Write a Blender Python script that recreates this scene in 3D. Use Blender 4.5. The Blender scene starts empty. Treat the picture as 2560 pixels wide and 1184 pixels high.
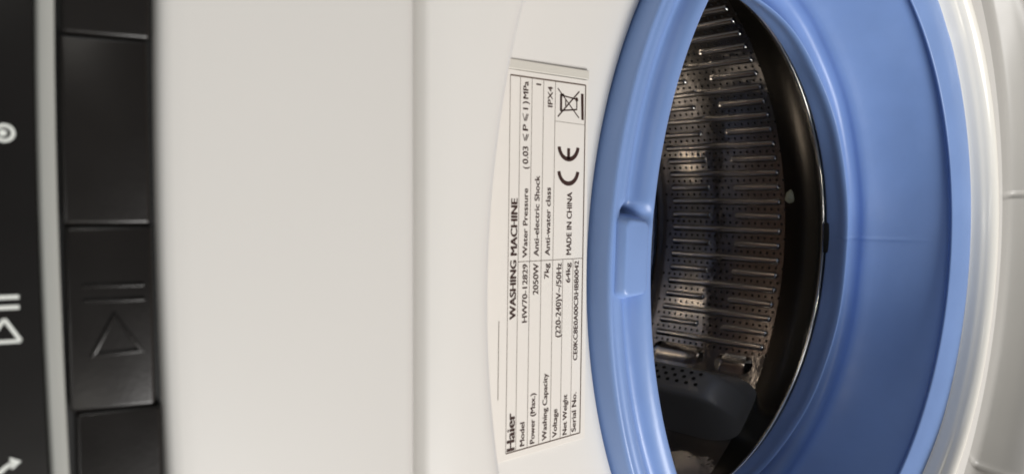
import bpy, bmesh, math, random
from mathutils import Vector, Matrix
R = math.radians
random.seed(7)
scene = bpy.context.scene
COL = scene.collection
H0 = 0.42                       # height of the door centre above the floor

# ---------------------------------------------------------------- camera
cam_data = bpy.data.cameras.new('camera')
cam = bpy.data.objects.new('camera', cam_data)
COL.objects.link(cam)
cp = Vector((0.027259, -0.188864, 0.393921))
rot = Matrix([[0.00541, 0.9986247, 0.0521476], [-0.6710745, 0.0422875, -0.7401829], [-0.7413702, -0.0309906, 0.6703804]])
cam.matrix_world = Matrix.Translation(cp + Vector((0, 0, H0))) @ rot.to_4x4()
cam_data.sensor_fit = 'HORIZONTAL'
cam_data.sensor_width = 36
cam_data.lens = 28.1434
cam_data.clip_start = 0.01
cam_data.clip_end = 60
cam_data.dof.use_dof = True
cam_data.dof.focus_distance = 0.36
cam_data.dof.aperture_fstop = 19
scene.camera = cam

# ---------------------------------------------------------------- light
world = bpy.data.worlds.new('World')
scene.world = world
world.use_nodes = True
bg = world.node_tree.nodes['Background']
bg.inputs[0].default_value = (0.93, 0.96, 1.0, 1)
bg.inputs[1].default_value = 0.085

def area(name, loc, target, sx, sy, power, color):
    d = bpy.data.lights.new(name, 'AREA')
    d.shape = 'RECTANGLE'; d.size = sx; d.size_y = sy
    d.energy = power; d.color = color
    o = bpy.data.objects.new(name, d)
    COL.objects.link(o)
    o.location = loc
    o.rotation_euler = (Vector(target) - Vector(loc)).to_track_quat('-Z', 'Y').to_euler()
    return o
area('window_light', (-1.25, -1.40, 0.54), (0, 0, 0.45), 0.9, 0.95, 38, (1.0, 0.977, 0.95))
area('side_window_light', (1.35, -0.95, 1.27), (0, 0, 0.4), 1.0, 0.5, 2.4, (0.98, 0.98, 0.96))
area('ceiling_tube', (-0.45, -0.75, 2.3), (0, 0, 0.4), 0.10, 0.9, 2.5, (1.0, 0.98, 0.95))
area('room_lamp', (0.60, -1.05, 1.35), (0, 0, 0.3), 0.06, 0.06, 0.7, (1.0, 0.95, 0.86))
area('room_lamp', (-0.65, -1.05, 1.35), (0, 0, 0.3), 0.06, 0.06, 0.7, (1.0, 0.95, 0.86))

scene.view_settings.view_transform = 'Standard'
scene.view_settings.look = 'None'
scene.view_settings.exposure = 0.06
scene.view_settings.gamma = 1.0
scene.render.engine = 'CYCLES'
scene.cycles.max_bounces = 10
scene.cycles.glossy_bounces = 6
scene.cycles.sample_clamp_indirect = 6

# ---------------------------------------------------------------- materials
def mat(name, color, rough=0.5, metal=0.0, coat=0.0, coat_rough=0.1, noise=None, bump=None, rough_var=0.0, spec=0.5, aniso=0.0):
    m = bpy.data.materials.new(name)
    m.use_nodes = True
    nt = m.node_tree
    b = nt.nodes['Principled BSDF']
    b.inputs['Base Color'].default_value = (*color, 1)
    b.inputs['Roughness'].default_value = rough
    b.inputs['Metallic'].default_value = metal
    b.inputs['Coat Weight'].default_value = coat
    b.inputs['Coat Roughness'].default_value = coat_rough
    b.inputs['Specular IOR Level'].default_value = spec
    tc = nt.nodes.new('ShaderNodeTexCoord')
    if noise:
        scale, amt = noise
        n = nt.nodes.new('ShaderNodeTexNoise')
        n.inputs['Scale'].default_value = scale
        n.inputs['Detail'].default_value = 6
        nt.links.new(tc.outputs['Object'], n.inputs['Vector'])
        mx = nt.nodes.new('ShaderNodeMix'); mx.data_type = 'RGBA'
        mx.inputs['A'].default_value = (*[c * (1 - amt) for c in color], 1)
        mx.inputs['B'].default_value = (*[min(1, c * (1 + amt)) for c in color], 1)
        nt.links.new(n.outputs['Fac'], mx.inputs['Factor'])
        nt.links.new(mx.outputs['Result'], b.inputs['Base Color'])
    if rough_var:
        n2 = nt.nodes.new('ShaderNodeTexNoise')
        n2.inputs['Scale'].default_value = 70
        n2.inputs['Detail'].default_value = 5
        nt.links.new(tc.outputs['Object'], n2.inputs['Vector'])
        mr = nt.nodes.new('ShaderNodeMapRange')
        mr.inputs['To Min'].default_value = max(0.02, rough - rough_var)
        mr.inputs['To Max'].default_value = rough + rough_var
        nt.links.new(n2.outputs['Fac'], mr.inputs['Value'])
        nt.links.new(mr.outputs['Result'], b.inputs['Roughness'])
    if bump:
        scale, strength, dist = bump
        n3 = nt.nodes.new('ShaderNodeTexNoise')
        n3.inputs['Scale'].default_value = scale
        n3.inputs['Detail'].default_value = 3
        nt.links.new(tc.outputs['Object'], n3.inputs['Vector'])
        bp = nt.nodes.new('ShaderNodeBump')
        bp.inputs['Strength'].default_value = strength
        bp.inputs['Distance'].default_value = dist
        nt.links.new(n3.outputs['Fac'], bp.inputs['Height'])
        nt.links.new(bp.outputs['Normal'], b.inputs['Normal'])
    return m
M = {}
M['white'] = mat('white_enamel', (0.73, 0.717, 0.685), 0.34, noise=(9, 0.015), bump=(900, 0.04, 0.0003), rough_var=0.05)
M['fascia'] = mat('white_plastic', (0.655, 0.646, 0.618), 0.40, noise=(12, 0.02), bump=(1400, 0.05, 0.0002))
M['recess'] = mat('shaded_recess_white', (0.46, 0.45, 0.425), 0.36, noise=(11, 0.05), rough_var=0.06)  # lower recess wall: darker copy of the white, shade put into its colour
M['gloss_white'] = mat('glossy_white_plastic', (0.88, 0.865, 0.80), 0.2, noise=(14, 0.02))
M['rubber'] = mat('blue_rubber', (0.195, 0.312, 0.605), 0.36, noise=(26, 0.12), bump=(120, 0.10, 0.0010), rough_var=0.14)
M['black'] = mat('black_glossy_plastic', (0.0075, 0.0062, 0.0054), 0.31, noise=(45, 0.35), rough_var=0.07, bump=(900, 0.08, 0.0003))
M['steel_front'] = mat('shaded_drum_front_steel', (0.10, 0.095, 0.085), 0.2, metal=1.0, noise=(30, 0.1))  # darkened copy of the drum steel, dark reflection put into the colour
M['display'] = mat('black_display_plastic', (0.006, 0.0052, 0.0048), 0.30, noise=(45, 0.3), rough_var=0.05)
M['black_gap'] = mat('dark_gap', (0.006, 0.006, 0.006), 0.6)
M['trim'] = mat('silver_trim', (0.39, 0.395, 0.37), 0.38, noise=(50, 0.04))
M['print_white'] = mat('white_print', (0.75, 0.78, 0.74), 0.5)
M['ink'] = mat('brown_black_ink', (0.035, 0.012, 0.008), 0.6)
M['ink_line'] = mat('thin_ink', (0.10, 0.065, 0.045), 0.6)
M['ink_grey'] = mat('grey_ink', (0.30, 0.28, 0.25), 0.6)
M['paper'] = mat('label_paper', (0.76, 0.73, 0.68), 0.36, noise=(60, 0.02))
M['film'] = mat('label_film', (0.62, 0.60, 0.54), 0.28)
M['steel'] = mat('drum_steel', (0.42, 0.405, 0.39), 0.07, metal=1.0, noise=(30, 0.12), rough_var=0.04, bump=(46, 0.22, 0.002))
M['rib'] = mat('brightened_rib_steel', (0.70, 0.685, 0.66), 0.07, metal=1.0, rough_var=0.04)  # same steel as the drum; glints on the ribs put into a lighter colour
M['steel_back_lit'] = mat('warm_lit_back_steel', (0.74, 0.63, 0.52), 0.22, metal=1.0, noise=(30, 0.1))  # drum back: warm bright reflection painted into the steel colour
M['chrome'] = mat('bright_steel_rim', (0.75, 0.74, 0.70), 0.14, metal=1.0)
M['hole'] = mat('hole_dark', (0.004, 0.004, 0.004), 0.8)
M['grey_plastic'] = mat('grey_plastic', (0.20, 0.20, 0.205), 0.34, noise=(80, 0.05), bump=(700, 0.1, 0.0003))
M['tile'] = mat('floor_tile', (0.30, 0.22, 0.19), 0.4, noise=(6, 0.12))
M['grout'] = mat('floor_grout', (0.16, 0.14, 0.13), 0.8)
M['phone'] = mat('phone_shell', (0.010, 0.010, 0.012), 0.3)
M['top'] = mat('worktop_white', (0.70, 0.69, 0.66), 0.4)

# ---------------------------------------------------------------- mesh helpers
def link(name, me, m, parent, sharp=35, smooth=True):
    o = bpy.data.objects.new(name, me)
    COL.objects.link(o)
    if m is not None:
        me.materials.clear(); me.materials.append(m)
    if smooth:
        for p in me.polygons: p.use_smooth = True
        if sharp: me.set_sharp_from_angle(angle=R(sharp))
    if parent is not None: o.parent = parent
    return o
def bm_obj(name, bm, m, parent, sharp=35, smooth=True):
    bmesh.ops.recalc_face_normals(bm, faces=bm.faces)
    me = bpy.data.meshes.new(name); bm.to_mesh(me); bm.free()
    return link(name, me, m, parent, sharp, smooth)
def pyd(name, v, f, m, parent, sharp=35, recalc=True):
    me = bpy.data.meshes.new(name); me.from_pydata(v, [], f); me.update()
    if recalc:
        bm = bmesh.new(); bm.from_mesh(me); bmesh.ops.recalc_face_normals(bm, faces=bm.faces); bm.to_mesh(me); bm.free()
    return link(name, me, m, parent, sharp)
def polar(phis, prof, closed=True, caps=False):
    """sweep a profile (list of (r, y), given per angle) round the Y axis; angle 0 = top, 90 = right"""
    v, f = [], []
    n = None
    for a in phis:
        pr = prof(a); n = len(pr); t = R(a)
        for (r, y) in pr: v.append((r * math.sin(t), y, r * math.cos(t)))
    k = len(phis)
    for i in range(k if closed else k - 1):
        j = (i + 1) % k
        for q in range(n - 1):
            f.append((i * n + q, i * n + q + 1, j * n + q + 1, j * n + q))
    if caps:
        f.append(tuple(range(n))); f.append(tuple((k - 1) * n + q for q in range(n)))
    return v, f
def dense(pts, it=2):
    """Chaikin-like rounding that keeps the end points"""
    for _ in range(it):
        q = [pts[0]]
        for a, b in zip(pts[:-1], pts[1:]):
            q.append((a[0] * .75 + b[0] * .25, a[1] * .75 + b[1] * .25))
            q.append((a[0] * .25 + b[0] * .75, a[1] * .25 + b[1] * .75))
        q.append(pts[-1]); pts = q
    return pts
def sm(x, a, b):
    t = min(1, max(0, (x - a) / (b - a))); return t * t * (3 - 2 * t)
def from_bottom(a):             # signed angle from the bottom, + to the right
    d = (180 - a) % 360
    return d if d <= 180 else d - 360
def box_bm(x0, x1, y0, y1, z0, z1, bevel=0.0, seg=2):
    bm = bmesh.new()
    bmesh.ops.create_cube(bm, size=1)
    for w in bm.verts:
        w.co = Vector(((x0 + x1) / 2 + w.co.x * (x1 - x0), (y0 + y1) / 2 + w.co.y * (y1 - y0), (z0 + z1) / 2 + w.co.z * (z1 - z0)))
    if bevel:
        bmesh.ops.bevel(bm, geom=bm.edges[:], offset=bevel, segments=seg, affect='EDGES', profile=0.5)
    return bm

# ---------------------------------------------------------------- floor
floor = bpy.data.objects.new('floor', None); COL.objects.link(floor)
floor['kind'] = 'structure'
bm_obj('grout_bed', box_bm(-1.6, 1.6, -2.0, 1.0, -0.03, -0.004), M['grout'], floor, smooth=False)
tb = box_bm(-0.1235, 0.1235, -0.1235, 0.1235, -0.02, 0.0, 0.0015, 1)
tile_me = bpy.data.meshes.new('tile'); tb.to_mesh(tile_me); tb.free(); tile_me.materials.append(M['tile'])
for i in range(-6, 6):
    for j in range(-7, 4):
        t = bpy.data.objects.new('tile', tile_me); COL.objects.link(t)
        t.parent = floor; t.location = (i * 0.25 + 0.125, j * 0.25 + 0.06, random.uniform(-.0006, 0))

# ---------------------------------------------------------------- the washing machine
wm = bpy.data.objects.new('washing_machine', None); COL.objects.link(wm)
wm.location = (0, 0, H0)
wm['label'] = 'white front loading washing machine with blue rubber door seal, steel drum and black button strip'
wm['category'] = 'washing machine'
HW = 0.2975

# cabinet behind the front (sides, back, top)
cb = bmesh.new()
def addbox(bm, *a, **k):
    t = box_bm(*a, **k); me = bpy.data.meshes.new('t'); t.to_mesh(me); t.free(); bm.from_mesh(me); bpy.data.meshes.remove(me)
addbox(cb, -HW, -HW + .004, .001, .50, -.40, .405)
addbox(cb, HW - .004, HW, .001, .50, -.40, .405)
addbox(cb, -HW + .004, HW - .004, .49, .494, -.40, .405)
addbox(cb, -HW + .004, HW - .004, .001, .49, -.40, -.396)
bm_obj('cabinet', cb, M['white'], wm, smooth=False)
bm_obj('worktop', box_bm(-HW - .001, HW + .001, .012, .505, .4055, .43, .004), M['top'], wm)
for sx in (-.25, .25):
    for sy in (.06, .44):
        fb = bmesh.new(); bmesh.ops.create_cone(fb, cap_ends=True, segments=20, radius1=.022, radius2=.018, depth=.0195)
        fo = bm_obj('foot', fb, M['black'], wm); fo.location = (sx, sy, -.4102)

# front panel with the round recess around the door opening
def lip_y(a):
    b = from_bottom(a)
    return -0.033 + 0.0125 * math.exp(-((b - 43) / 16.0) ** 2)
GROOVE = (6.8, -38.0)
def front_prof(a):
    t = R(a); s, c = math.sin(t), math.cos(t)
    ly = lip_y(a)
    k = ly / -0.033
    b = from_bottom(a)
    g = 0.0
    for q in GROOVE:
        g = max(g, 0.0011 * max(0, 1 - (abs(b - q) / .62) ** 2))
    base = [(.1895, .006), (.1905, -.0025), (.192, -.0040), (.2440, -.0046), (.2480, -.0056), (.2502, -.0085), (.2540, -.0175 * (.3 + .7 * k)),
            (.2560, -.0245 * (.1 + .9 * k)), (.2578, -.0290 * k), (.2598, -.0313 * k), (.2625, -.0324 * k), (.2660, -.0328 * k), (.270, ly)]
    pts = dense(base, 2)
    pts = [(r + (g if r > .235 and y > ly * .985 else 0), y + (g * .8 if .235 < r < .251 else 0)) for r, y in pts]
    zt, zb = .2885, -.398
    lim = []
    if c > 1e-6: lim.append(zt / c)
    if c < -1e-6: lim.append(zb / c)
    if abs(s) > 1e-6: lim.append((HW - .0) / abs(s))
    ro = min(lim)
    pts += [(.275 if ro > .30 else .2715, -.033 + (ly + .033) * .8)]
    r0 = pts[-1][0]
    top = c > 0 and abs(ro - zt / c) < 1e-6
    rb = r0
    ws = (.3, .6, .85, .94, .98)
    if top:
        rb = max(r0 + .0002, .2790 / c); ws = (.15, .3, .45, .6, .8)
    pts.append((rb if top else r0 + .0002, pts[-1][1]))
    for w in ws:
        pts.append((rb + (ro - rb) * w, -.033 + (.026 * max(0, ((rb + (ro - rb) * w) * c - .2790) / .0095) ** 1.7) + (ly + .033) * .6 * (1 - w)))
    e = .024 * max(0, min(1, (ro * c - .2790) / .0095)) ** 1.7
    pts.append((ro, -.031 + e)); pts.append((ro + .0002, -.026 + e)); pts.append((ro + .0002, .0))
    return pts
ang = set(round(i * .75, 3) for i in range(480))
for x, z in ((HW, .2885), (-HW, .2885), (HW, -.398), (-HW, -.398)): ang.add(round(math.degrees(math.atan2(x, z)) % 360, 3))
for q in GROOVE:
    for d in (-.64, -.48, -.32, -.16, 0, .16, .32, .48, .64): ang.add(round((180 - q + d) % 360, 3))
SPLIT = 0.2365
full = {a: front_prof(a) for a in ang}
some = next(iter(full.values()))
ia = max(i for i, (r, y) in enumerate(some) if r < SPLIT and y > -.0048)
ib = min(i for i, (r, y) in enumerate(some) if r > .2596)
v, f = polar(sorted(ang), lambda a: full[a][ib:])
pyd('front_panel', v, f, M['white'], wm, 40)
v, f = polar(sorted(ang), lambda a: full[a][:ia + 1])
pyd('door_surround', v, f, M['white'], wm, 40)
def arc(lo, hi): return [a for a in sorted(ang) if lo <= a <= hi]
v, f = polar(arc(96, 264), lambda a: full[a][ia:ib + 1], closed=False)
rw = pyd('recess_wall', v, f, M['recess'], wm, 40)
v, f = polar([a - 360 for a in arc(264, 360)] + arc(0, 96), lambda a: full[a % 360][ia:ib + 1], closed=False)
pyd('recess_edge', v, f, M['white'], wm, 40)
rw['label'] = 'white glossy wall, greyed for shade, of the round recess below the door opening'

# white fascia under the buttons
def extrude_x(name, prof, m, x0=-HW, x1=HW, parent=None, bend=0.0, n=48, sharp=40, cx=0.033):
    v, f = [], []
    k = len(prof)
    for i in range(n + 1):
        x = x0 + (x1 - x0) * i / n
        dz = -bend * (x - cx) ** 2 / (1 + (abs(x - cx) / .12) ** 2)
        for (y, z, w) in prof: v.append((x, y, z + dz * w))
    for i in range(n):
        for q in range(k):
            r = (q + 1) % k
            f.append((i * k + q, i * k + r, (i + 1) * k + r, (i + 1) * k + q))
    f.append(tuple(range(k))); f.append(tuple(n * k + q for q in range(k)))
    return pyd(name, v, f, m, parent, sharp)
T17 = math.tan(R(17))
fas = [(-.010, .2868, 0), (-.0325, .2868, 0), (-.0358, .2867, 0), (-.0369, .2871, 0), (-.0375, .2880, 0), (-.0378, .2900, 0), (-.0382, .305, 0), (-.0380, .325, .4), (-.0372, .3375, 1),
       (-.0366, .3405, 1), (-.0360, .3418, 1), (-.0350, .3426, 1), (-.0338, .3428, 1), (-.010, .3428, 1)]
extrude_x('fascia', fas, M['fascia'], parent=wm, bend=.35)

# button strip: everything on a plane leaning back 17 degrees
def strip(z):                   # y of the strip plane at height z
    return -.0342 + T17 * (z - .3430)
def plate(name, z0, z1, out, m, depth=.012, bend0=.35, parent=wm, x0=-HW + .002, x1=HW - .002):
    e = .0004
    pr = [(strip(z0) + depth, z0, 1), (strip(z0) - out + e, z0, 1), (strip(z0 + e) - out, z0 + e, 1), (strip(z1 - e) - out, z1 - e, 1), (strip(z1) - out + e, z1, 1), (strip(z1) + depth, z1, 1)]
    return extrude_x(name, pr, m, x0=x0, x1=x1, parent=parent, bend=bend0)
extrude_x('strip_bed', [(strip(.3425) + .002, .3425, 1), (strip(.3600) + .002, .3600, 1), (strip(.3600) + .012, .3600, 1), (strip(.3425) + .012, .3425, 1)], M['black_gap'], x0=-HW + .003, x1=HW - .003, parent=wm, bend=.35)
plate('trim_strip', .3584, .3609, .0006, M['trim'])
plate('display_panel', .3611, .4040, -.0006, M['display'], depth=.02)

SEP = [-.0462, -.0124, .0214, .0552, .0890]
for a, b in zip(SEP[:-1], SEP[1:]):
    z0, z1 = .3434, .3570
    bm = box_bm(a + .00010, b - .00010, -.0025, .004, 0, (z1 - z0) / math.cos(R(17)), .0008, 4)
    dzc = -.35 * ((a + b) / 2 - .033) ** 2
    mt = Matrix.Translation((0, strip(z0) + .0022, z0 + dzc)) @ Matrix.Rotation(-R(17), 4, 'X')
    bmesh.ops.transform(bm, matrix=mt, verts=bm.verts)
    bt = bm_obj('button', bm, M['black'], wm, 50)
    if abs(a + .0124) < 1e-6:
        # raised pause bars and play triangle
        def raised(x0, z0_, x1, z1_, w, h=.0004):
            d = Vector((x1 - x0, 0, z1_ - z0_)); L = d.length; d.normalize(); nn = Vector((-d.z, 0, d.x))
            q = box_bm(-w / 2, L + w / 2, -h, .0002, -w / 2, w / 2, .00018, 2)
            A = Matrix(((d.x, 0, nn.x, x0), (d.y, 1, nn.y, strip((z0_ + z1_) / 2) - .0003), (d.z, 0, nn.z, z0_), (0, 0, 0, 1)))
            for w_ in q.verts:
                co = A @ w_.co
                co.y += strip(co.z) - strip((z0_ + z1_) / 2)
                w_.co = co
            me = bpy.data.meshes.new('t'); q.to_mesh(me); q.free(); return me
        for xb in (.0104, .0077):
            s = bmesh.new(); s.from_mesh(raised(xb, .3457, xb, .3546, .0007)); bm_obj('pause_bar', s, M['black'], bt, 50)
        s = bmesh.new()
        tri = [(.0050, .3502), (-.0022, .3537), (-.0018, .3460)]
        for i in range(3):
            (xa, za), (xc, zc) = tri[i], tri[(i + 1) % 3]
            s.from_mesh(raised(xa, za, xc, zc, .0007))
        bm_obj('play_triangle', s, M['black'], bt, 50)

# printed white marks on the display panel (flat print)
pan = [o for o in wm.children if o.name == 'display_panel'][0]
def yp(z): return strip(z) + .0006 - .00012
def print_poly(name, polys, m, parent):
    v, f = [], []
    for poly in polys:
        b = len(v)
        for (x, z) in poly: v.append((x, yp(z), z))
        f.append(tuple(range(b, b + len(poly))))
    me = bpy.data.meshes.new(name); me.from_pydata(v, [], f); me.update()
    o = link(name, me, m, parent, smooth=False); return o
def stroke(x0, z0, x1, z1, w):
    d = Vector((x1 - x0, z1 - z0)).normalized(); n = Vector((-d.y, d.x)) * w / 2
    return [(x0 + n.x, z0 + n.y), (x1 + n.x, z1 + n.y), (x1 - n.x, z1 - n.y), (x0 - n.x, z0 - n.y)]
def ringpolys(cx, cz, ro, ri, n=36, a0=0, a1=360):
    out = []
    for i in range(n):
        t, u = R(a0 + (a1 - a0) * i / n), R(a0 + (a1 - a0) * (i + 1) / n)
        out.append([(cx + ro * math.cos(t), cz + ro * math.sin(t)), (cx + ro * math.cos(u), cz + ro * math.sin(u)), (cx + ri * math.cos(u), cz + ri * math.sin(u)), (cx + ri * math.cos(t), cz + ri * math.sin(t))])
    return out
print_poly('printed_ring', ringpolys(.0375, .3657, .0016, .0010), M['print_white'], pan)
print_poly('printed_dot', ringpolys(.0375, .3659, .0006, .0), M['print_white'], pan)
print_poly('printed_pause', [stroke(.0090, .3642, .0090, .3690, .0007), stroke(.0072, .3642, .0072, .3690, .0007)], M['print_white'], pan)
print_poly('printed_triangle', [stroke(.0052, .3664, .0012, .3641, .0006), stroke(.0012, .3641, .0012, .3688, .0006), stroke(.0012, .3688, .0052, .3664, .0006)], M['print_white'], pan)
print_poly('printed_arrow', [[(-.0193, .3662), (-.0202, .3645), (-.0216, .3659)], stroke(-.0204, .3658, -.0210, .3668, .0007), stroke(-.0210, .3668, -.0222, .3680, .0007)], M['print_white'], pan)

# ---------------------------------------------------------------- rubber door gasket
deep = [(.1692, .0056), (.1700, .0066), (.1738, .0078), (.1742, .0105), (.1722, .020), (.1690, .036), (.1650, .050), (.1605, .0585), (.1622, .0640), (.1600, .0690), (.1530, .0700), (.1450, .0655), (.1420, .0612), (.1408, .0608), (.1408, .0640), (.1440, .0700), (.1462, .0765), (.1475, .0800), (.1520, .0806), (.158, .0806)]
topp = [(.1893, .0055), (.1899, .0010), (.1901, -.0030), (.1905, -.0095), (.1905, -.0121), (.1896, -.0132), (.1880, -.0127), (.1864, -.0134), (.1844, -.0130), (.1822, -.0112), (.1799, -.0098), (.1783, -.0106), (.1766, -.0132), (.1745, -.0151), (.1720, -.0155), (.1704, -.0146), (.1696, -.0120), (.1690, -.0040), (.1689, .0020)]
n = len(topp)
botp = [(.1893, .0055)] + [(.1899 - (.1899 - .1695) * (i / (n - 2)), .0006 + .0042 * (i / (n - 2)) - .0012 * math.sin(math.pi * i / (n - 2))) for i in range(n - 1)]
def gasket_prof(a):
    w = 1 - sm(abs(from_bottom(a)), 60, 85)
    wob = .0004 * math.sin(R(a) * 7 + 1) + .0003 * math.sin(R(a) * 13)
    pr = [(p[0] * (1 - w) + q[0] * w, p[1] * (1 - w) + q[1] * w) for p, q in zip(topp, botp)]
    wob += .00028 * math.exp(-((a - 180.6) / .45) ** 2)
    d2 = [(r + wob * (1 if .02 < y < .075 else 0), y) for r, y in deep]
    dim = .0034 * math.exp(-((a - 6.75) / .85) ** 2) if a < 20 else 0
    out = []
    for r, y in dense(pr + d2, 2):
        if dim and y < -.006: y += dim * sm(r, .1702, .1765) * (1 - sm(r, .1820, .1885))
        out.append((r, y))
    return out
v, f = polar([i * .2 for i in range(20, 50)] + [i * 1.0 for i in range(10, 179)] + [179 + .2 * i for i in range(17)] + [183 + i * 1.0 for i in range(181)], gasket_prof)
gasket = pyd('door_gasket', v, f, M['rubber'], wm, 0)

# moulded pad on the upper lip, with a hollow beside it
def pol(r, a, y): return (r * math.sin(R(a)), y, r * math.cos(R(a)))
def pad_mesh(name, a0, a1, r0, r1, ytop, ybase, m, parent, flare=.0012, rc=.0035, n=6):
    rm = (r0 + r1) / 2
    hx, hz = R(a1 - a0) / 2 * rm, (r1 - r0) / 2
    am = (a0 + a1) / 2
    def outline(e, y):
        out = []
        for sx, sz, t0 in ((1, 1, 0), (-1, 1, 90), (-1, -1, 180), (1, -1, 270)):
            for i in range(n + 1):
                t = R(t0 + 90 * i / n)
                lx = sx * (hx + e - rc) + (rc) * math.cos(t); lz = sz * (hz + e - rc) + (rc) * math.sin(t)
                out.append(pol(rm + lz, am + math.degrees(lx / rm), y))
        return out
    rings = [outline(flare, ybase), outline(flare * .5, (ytop + ybase) / 2), outline(.0002, ytop + .0005), outline(-.0004, ytop + .0001), outline(-.0010, ytop)]
    v, f = [], []
    for r in rings: v += r
    k = len(rings[0])
    for i in range(len(rings) - 1):
        for q in range(k): f.append((i * k + q, i * k + (q + 1) % k, (i + 1) * k + (q + 1) % k, (i + 1) * k + q))
    f.append(tuple((len(rings) - 1) * k + q for q in range(k)))
    return pyd(name, v, f, m, parent, 50)
pad_mesh('moulded_pad', -2.0, 6.0, .1748, .1868, -.0166, -.009, M['rubber'], gasket, flare=.0024, rc=.0028)
# drain slot in the inner lip
bm_obj('drain_slot', box_bm(-.0120, .0090, .0768, .0815, -.1484, -.1462, .0005), M['black_gap'], gasket)

# glossy white drip lip that covers the lower rim of the gasket
bead = [(.1880, .0035), (.1894, .0012), (.1898, -.0010), (.1898, -.0034), (.18985, -.0056), (.1905, -.0078), (.1908, -.0098), (.1916, -.0118), (.1932, -.0136), (.1955, -.0144), (.1978, -.0135), (.1992, -.0105), (.1996, -.0036)]
def bead_prof(a):
    b = from_bottom(a)
    w = 1.0
    inn = .0028 * sm(-b, 36, 52) + .0008 * sm(b, 40, 44)
    return [(r - inn * (1 if i < 22 else .5), y * (1 if y < 0 else 1)) for i, (r, y) in enumerate(dense(bead, 2))]
v, f = polar([180 - (-72 + i * 1.0) for i in range(145)], bead_prof, closed=False, caps=True)
drip = pyd('drip_lip', v, f, M['gloss_white'], wm, 60)
drip['label'] = 'glossy white lip along the bottom of the door opening'

# ---------------------------------------------------------------- drum
front_flare = dense([(.1580, .0850), (.1540, .0838), (.1525, .0850), (.1535, .0880), (.1620, .0900), (.1750, .0930), (.1880, .0985), (.1980, .1080), (.2035, .1200), (.2060, .1310), (.2072, .1450)], 2)
drum_prof = dense([(.2069, .1440), (.20695, .1455), (.2070, .1480)], 1) + [(.2070, .17), (.2070, .20), (.2070, .23), (.2070, .2600)] + dense([(.2070, .2620), (.2066, .2680), (.2040, .2750), (.1960, .2810), (.1800, .2835)], 2)
v, f = polar([i * 1.2 for i in range(300)], lambda a: drum_prof)
drum = pyd('drum', v, f, M['steel'], wm, 0)
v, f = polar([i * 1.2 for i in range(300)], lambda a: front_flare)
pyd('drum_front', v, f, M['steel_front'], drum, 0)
v, f = polar([i * 2.4 for i in range(150)], lambda a: dense([(.1800, .2833), (.15, .2838), (.12, .280), (.09, .2785), (.06, .283), (.001, .284)], 1))
bw = pyd('drum_back', v, f, M['steel_back_lit'], drum, 0)
# rolled bright rim at the drum mouth
v, f = polar([i * 1.2 for i in range(300)], lambda a: [(.1528 + .0016 * math.cos(R(q)), .0843 + .0016 * math.sin(R(q))) for q in range(0, 361, 30)])
pyd('drum_rim', v, f, M['chrome'], drum, 0)

# embossed ribs
def rib_mesh(name, L, w=.0031, h=.0021, rows=((0, 1), (.35, .97), (.6, .82), (.8, .5), (.92, .18), (1.0, .0))):
    v, f = [], []
    n = 10
    rings = []
    for (e, hh) in reversed(list(rows)):
        ring = []
        for side in (1, -1):
            for i in range(n + 1):
                t = R(-90 + 180 * i / n) if side == 1 else R(90 + 180 * i / n)
                ring.append((math.sin(t) * w * e, side * (L / 2 - w) + math.cos(t) * w * e, h * hh - .0001))
        rings.append(ring)
    k = len(rings[0])
    for r in rings: v += r
    for i in range(len(rings) - 1):
        for q in range(k): f.append((i * k + q, i * k + (q + 1) % k, (i + 1) * k + (q + 1) % k, (i + 1) * k + q))
    me = bpy.data.meshes.new(name); me.from_pydata(v, [], f); me.update()
    bm = bmesh.new(); bm.from_mesh(me); bmesh.ops.remove_doubles(bm, verts=bm.verts, dist=1e-6)
    bmesh.ops.recalc_face_normals(bm, faces=bm.faces); 
    up = sum(fc.normal.z for fc in bm.faces)
    if up < 0: bmesh.ops.reverse_faces(bm, faces=bm.faces)
    bm.to_mesh(me); bm.free()
    for p in me.polygons: p.use_smooth = True
    me.materials.append(M['rib' if w < .005 else 'steel'])
    return me
RD = .2070
def on_drum(b, y, r=RD):        # local frame: +z towards the axis, y along it
    t = R(b)
    return Matrix(((math.cos(t), 0, -math.sin(t), r * math.sin(t)), (0, 1, 0, y), (math.sin(t), 0, math.cos(t), -r * math.cos(t)), (0, 0, 0, 1)))
long_me, back_me, front_me = rib_mesh('rib', .1085), rib_mesh('rib', .0420), rib_mesh('rib', .0440)
PITCH = 3.337
holes = []
for k in range(0, 28):
    b = -27.06 + PITCH * k
    if k < 27:
        for me, y in ([(long_me, .2012)] if k % 2 == 0 else [(back_me, .2345), (front_me, .1692)]):
            o = bpy.data.objects.new('rib', me); COL.objects.link(o); o.parent = drum
            o.matrix_local = on_drum(b, y)
        if k % 2 == 1:
            for y in (.1955, .2015, .2075): holes.append((b, y))
    for q in range(20): holes.append((b - PITCH / 2, .1440 + .0060 * q + (.003 if k % 2 else 0)))
v, f = [], []
for b, y in holes:
    mt = on_drum(b, y); s = len(v)
    for i in range(8):
        t = R(45 * i); v.append(tuple(mt @ Vector((.00115 * math.cos(t), .00115 * math.sin(t), .00022))))
    f.append(tuple(range(s, s + 8)))
me = bpy.data.meshes.new('perforation'); me.from_pydata(v, [], f); me.update()
po = link('perforation', me, M['hole'], drum, smooth=False); po['kind'] = 'stuff'
# broad smooth embossing between the ribs and the paddle
for b, y, L, w in ((-31.6, .226, .056, .0100), (-31.9, .170, .036, .0090)):
    em = rib_mesh('embossed_panel', L, w, .0020, [(0, 1), (.2, .94), (.4, .78), (.6, .54), (.8, .25), (.92, .07), (1, 0)])
    o = bpy.data.objects.new('embossed_panel', em); COL.objects.link(o); o.parent = drum
    o.matrix_local = on_drum(b, y)

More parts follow.
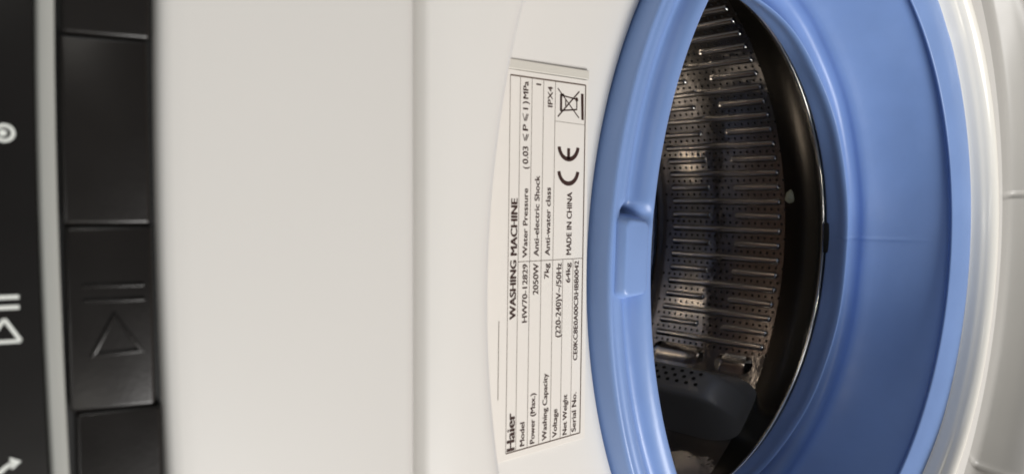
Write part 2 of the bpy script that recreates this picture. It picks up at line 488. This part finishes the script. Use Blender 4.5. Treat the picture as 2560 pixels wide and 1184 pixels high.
# paddle (lifter)
def lifter(center):
    # cross-section in (angle offset from the centre, height above the drum wall)
    half = [(-1, 0), (-.97, .004), (-.60, .033), (-.54, .0362), (-.44, .0378), (.0, .0385), (.30, .0378), (.42, .0362), (.50, .033), (.95, .004), (1, 0)]
    half = dense(half, 1)
    ys = []
    y0, y1 = .1400, .2620
    st = [0, .0012, .004, .008, .013, .019, .025, .031, .05, .08, .11, .1220]
    v, f = [], []
    for s in st:
        e = min(1, s / .030); kk = math.sqrt(max(0, 1 - (1 - e) ** 2))
        hk = .06 + .94 * kk; wk = .55 + .45 * kk
        for (a, h) in half:
            b = center + a * 8.2 * wk
            r = RD + .0005 - h * hk
            t = R(b); v.append((r * math.sin(t), y0 + s, -r * math.cos(t)))
    k = len(half)
    for i in range(len(st) - 1):
        for q in range(k - 1): f.append((i * k + q, i * k + q + 1, (i + 1) * k + q + 1, (i + 1) * k + q))
    f.append(tuple(range(k))); f.append(tuple((len(st) - 1) * k + q for q in range(k)))
    o = pyd('paddle', v, f, M['grey_plastic'], drum, 0)
    return o, half
def paddle_holes(center, obj, half):
    v, f = [], []
    def P(a, y):
        # interpolate height at relative angle a
        for (a0, h0), (a1, h1) in zip(half[:-1], half[1:]):
            if a0 <= a <= a1:
                h = h0 + (h1 - h0) * (a - a0) / (a1 - a0); break
        t = R(center + a * 8.2); r = RD + .0005 - h - .0003
        return Vector((r * math.sin(t), y, -r * math.cos(t)))
    for row, a in enumerate((.26, .06, -.14)):
        for i in range(10):
            y = .168 + .0088 * i + (.0042 if row % 2 else 0)
            c = P(a, y); u = (P(a + .04, y) - P(a - .04, y)).normalized(); w = Vector((0, 1, 0)); nn = u.cross(w)
            if nn.dot(Vector((-c.x, 0, -c.z))) < 0: nn = -nn
            s = len(v)
            for q in range(10):
                t = R(36 * q); v.append(tuple(c + u * .0014 * math.cos(t) + w * .0018 * math.sin(t) + nn * .0004))
            f.append(tuple(range(s, s + 10)))
    me = bpy.data.meshes.new('paddle_hole'); me.from_pydata(v, [], f); me.update()
    link('paddle_holes', me, M['hole'], drum, smooth=False)['kind'] = 'stuff'
for c in (-43.0, 76.0):
    o, hf = lifter(c); paddle_holes(c, o, hf)

# ---------------------------------------------------------------- rating label
LY = -.0049
SL = -.0102                     # the sticker sits very slightly crooked
lab = bm_obj('rating_label', box_bm(-.0558, .0658, LY, -.0044, .1930, .2440, .0001, 1), M['paper'], wm, smooth=False)
# bent upper corners stay under the recess lip; film edge at the right end
film = bm_obj('film_edge', box_bm(.0660, .0690, LY - .0003, -.0044, .1929, .2420, .0002, 1), M['film'], lab, smooth=False)
def lab_mesh(name, polys, m, lift=.00008):
    v, f = [], []
    for poly in polys:
        b = len(v)
        for (x, z) in poly: v.append((x, LY - lift, z + SL * x))
        f.append(tuple(range(b, b + len(poly))))
    me = bpy.data.meshes.new(name); me.from_pydata(v, [], f); me.update()
    return link(name, me, m, lab, smooth=False)
XL, XR = -.0535, .0640
TW, TN = .00042, .00016
Z = dict(top=.2290, a=.2248, b=.2198, c=.2147, d=.2094, e=.2047, f=.1998, bot=.1951)
for zz in ('a', 'b', 'c', 'd'): lab_mesh('printed_rule', [stroke(XL, Z[zz], XR, Z[zz], TN)], M['ink_line'])
for zz in ('e', 'f'): lab_mesh('printed_rule', [stroke(XL, Z[zz], .0060, Z[zz], TN)], M['ink_line'])
lab_mesh('printed_rule', [stroke(.0064, Z['a'], .0061, Z['bot'], TN)], M['ink_line'])
lab_mesh('printed_rule', [stroke(.0512, Z['d'], .0508, Z['bot'], TN)], M['ink_grey'])
lab_mesh('printed_frame', [stroke(XL, Z['top'], XR, Z['top'], TN), stroke(XL, Z['bot'], XR, Z['bot'], TW), stroke(XL, Z['top'], XL, Z['bot'], TW * .8), stroke(XR, Z['top'], XR, Z['bot'], TW)], M['ink_line'], .00010)
lab_mesh('printed_rule', [stroke(-.0360, .2325, -.0114, .2325, .00022)], M["ink_line"])

def text(s, x0, x1, zb, cap, weight):
    def curve(t):
        c = bpy.data.curves.new('t', 'FONT'); c.body = t; c.size = 1.0; c.resolution_u = 3
        c.offset = 0.0
        o = bpy.data.objects.new('t', c); COL.objects.link(o)
        bpy.context.view_layer.update()
        dg = bpy.context.evaluated_depsgraph_get()
        me = bpy.data.meshes.new_from_object(o.evaluated_get(dg))
        bpy.data.objects.remove(o); bpy.data.curves.remove(c)
        return me
    hm = curve('H'); ch = max(w.co.y for w in hm.vertices); bpy.data.meshes.remove(hm)
    me = curve(s)
    xs = [w.co.x for w in me.vertices]; a, b = min(xs), max(xs)
    xm = (x0 + x1) / 2
    if len(s) == 1 and s in '1I':
        hw = (b - a) * cap / ch * .6; x0, x1 = xm - hw, xm + hw
    for w in me.vertices:
        X = x0 + (w.co.x - a) / (b - a) * (x1 - x0)
        Zc = zb + w.co.y / ch * cap
        w.co = Vector((X, LY - .00012, Zc + SL * (X - xm)))
    bm = bmesh.new()
    k = (.000055, .00014, .00018)[weight]
    for q, sh in enumerate((-1, 1) if weight == 0 else (-1, -.33, .33, 1)):
        t0 = len(bm.verts); bm.from_mesh(me); bm.verts.ensure_lookup_table()
        for w in bm.verts[t0:]:
            w.co.x += sh * k; w.co.y -= q * .00001
    bm.to_mesh(me); bm.free()
    me.name = 'printed_text'
    return link('printed_text', me, M['ink'], lab, smooth=False)
TEXTS = [
    ('(', 0.03552, 0.03615, 0.22066, 0.00222, 0),
    ('0.03', 0.03702, 0.04241, 0.22073, 0.00228, 0),
    ('P', 0.04740, 0.04927, 0.22086, 0.00217, 0),
    ('1', 0.05376, 0.05456, 0.22083, 0.00214, 0),
    (')', 0.05563, 0.05637, 0.22084, 0.00221, 0),
    ('MPa', 0.05725, 0.06259, 0.22079, 0.00214, 0),
    ('I', 0.06181, 0.06256, 0.21530, 0.00204, 0),
    ('IPX4', 0.05553, 0.06198, 0.21006, 0.00210, 0),
    ('Haier', -0.05288, -0.04117, 0.22583, 0.00322, 2),
    ('Model', -0.05248, -0.04492, 0.22158, 0.00195, 0),
    ('Power (Max.)', -0.05257, -0.03635, 0.21703, 0.00203, 0),
    ('Washing Capacity', -0.05259, -0.03071, 0.21153, 0.00202, 0),
    ('Voltage', -0.05252, -0.04327, 0.20680, 0.00205, 0),
    ('Net Weight', -0.05264, -0.03917, 0.20215, 0.00192, 0),
    ('Serial No.', -0.05247, -0.03914, 0.19767, 0.00207, 0),
    ('WASHING', -0.01140, 0.00686, 0.22561, 0.00249, 1),
    ('MACHINE', 0.00859, 0.02612, 0.22522, 0.00261, 1),
    ('HW70-12829', -0.01294, 0.00550, 0.22075, 0.00208, 0),
    ('2050W', -0.00447, 0.00546, 0.21589, 0.00227, 0),
    ('7kg', 0.00038, 0.00521, 0.21111, 0.00207, 0),
    ('(220-240)V~/50Hz', -0.01943, 0.00504, 0.20541, 0.00235, 0),
    ('64kg', -0.00168, 0.00488, 0.20114, 0.00201, 0),
    ('CE0KC8E0A00CRHBB0042', -0.02817, 0.00529, 0.19717, 0.00200, 0),
    ('Water Pressure', 0.00766, 0.02931, 0.22077, 0.00198, 0),
    ('Anti-electric Shock', 0.00783, 0.03342, 0.21570, 0.00212, 0),
    ('Anti-water class', 0.00779, 0.02971, 0.21068, 0.00213, 0),
    ('MADE IN CHINA', 0.00759, 0.02823, 0.20068, 0.00230, 0),

]
for t in TEXTS: text(*t)
def flat(name, polys, m=None):
    v, f = [], []
    for poly in polys:
        b = len(v)
        for (x, z) in poly: v.append((x, LY - .00012, z))
        f.append(tuple(range(b, b + len(poly))))
    me = bpy.data.meshes.new(name); me.from_pydata(v, [], f); me.update()
    return link(name, me, m or M['ink'], lab, smooth=False)
# the two "less or equal" signs
def leq(x0, x1, zb, cap):
    zm = zb + cap * .62; w = .00026
    flat('printed_text', [stroke(x1, zb + cap, x0, zm, w), stroke(x0, zm, x1, zb + cap * .22, w), stroke(x0 + .0001, zm - cap * .28, x1, zb - cap * .08, w)])
leq(.0442, .0463, .2208, .0022); leq(.0503, .0526, .2209, .0022)
# CE mark
ro, ri = .0052, .0038
def cmark(cx, cz): return ringpolys(cx, cz, ro, ri, 30, 97, 263)
flat('ce_mark', cmark(.0356, .2024)); flat('ce_mark', cmark(.0436, .2024) + [stroke(.0391, .2024, .0427, .2024, .0013)])
# crossed-out wheeled bin with bar
bx, w = .0573, .00042
flat('bin_symbol', [stroke(.0527, .2076, .0617, .1975, w), stroke(.0618, .2077, .0529, .1976, w),
     stroke(.0548, .2058, .0556, .1986, w), stroke(.0597, .2058, .0590, .1992, w), stroke(.0556, .1987, .0588, .1987, w),
     stroke(.0545, .2059, .0601, .2059, w), stroke(.0548, .2064, .0598, .2064, w), stroke(.0545, .2059, .0549, .2065, w), stroke(.0601, .2059, .0597, .2065, w),
     stroke(.0563, .2040, .0584, .2040, .0004)] + ringpolys(.0589, .1988, .0007, 0, 14) + ringpolys(.0598, .2052, .0005, 0, 10))
flat('bin_bar', [[(.0524, .1964), (.0610, .1967), (.0610, .1955), (.0524, .1953)]])

# ---------------------------------------------------------------- a pale yellowish spot on the dark front of the drum
random.seed(3)
bm = bmesh.new()
bmesh.ops.create_icosphere(bm, subdivisions=3, radius=1.0)
for w in bm.verts:
    n_ = 1 + .16 * math.sin(5 * w.co.x + 1) * math.sin(4 * w.co.y) + .10 * math.sin(9 * w.co.z + 2 * w.co.x)
    w.co = Vector((w.co.x * .0052 * n_, w.co.y * .0040 * n_ * (1 - .3 * w.co.x), w.co.z * .0014 * n_))
M['blob_pale'] = mat('pale_yellow', (0.62, 0.62, 0.42), 0.3, noise=(300, 0.4))
t = R(7.6); rr, yy = .2063, .1385
mt = Matrix(((math.cos(t), 0, -math.sin(t), rr * math.sin(t)), (0, 1, 0, yy), (math.sin(t), 0, math.cos(t), -rr * math.cos(t) + H0), (0, 0, 0, 1))) @ Matrix.Rotation(R(24), 4, 'X')
bmesh.ops.transform(bm, matrix=mt, verts=bm.verts)
cen = mt.translation.copy()
bmesh.ops.translate(bm, vec=-cen, verts=bm.verts)
blob = bm_obj('pale_blob', bm, M['blob_pale'], None, 0)
blob.location = cen
blob['label'] = 'small pale yellowish spot on the dark front edge inside the drum'
blob['category'] = 'soap drop'
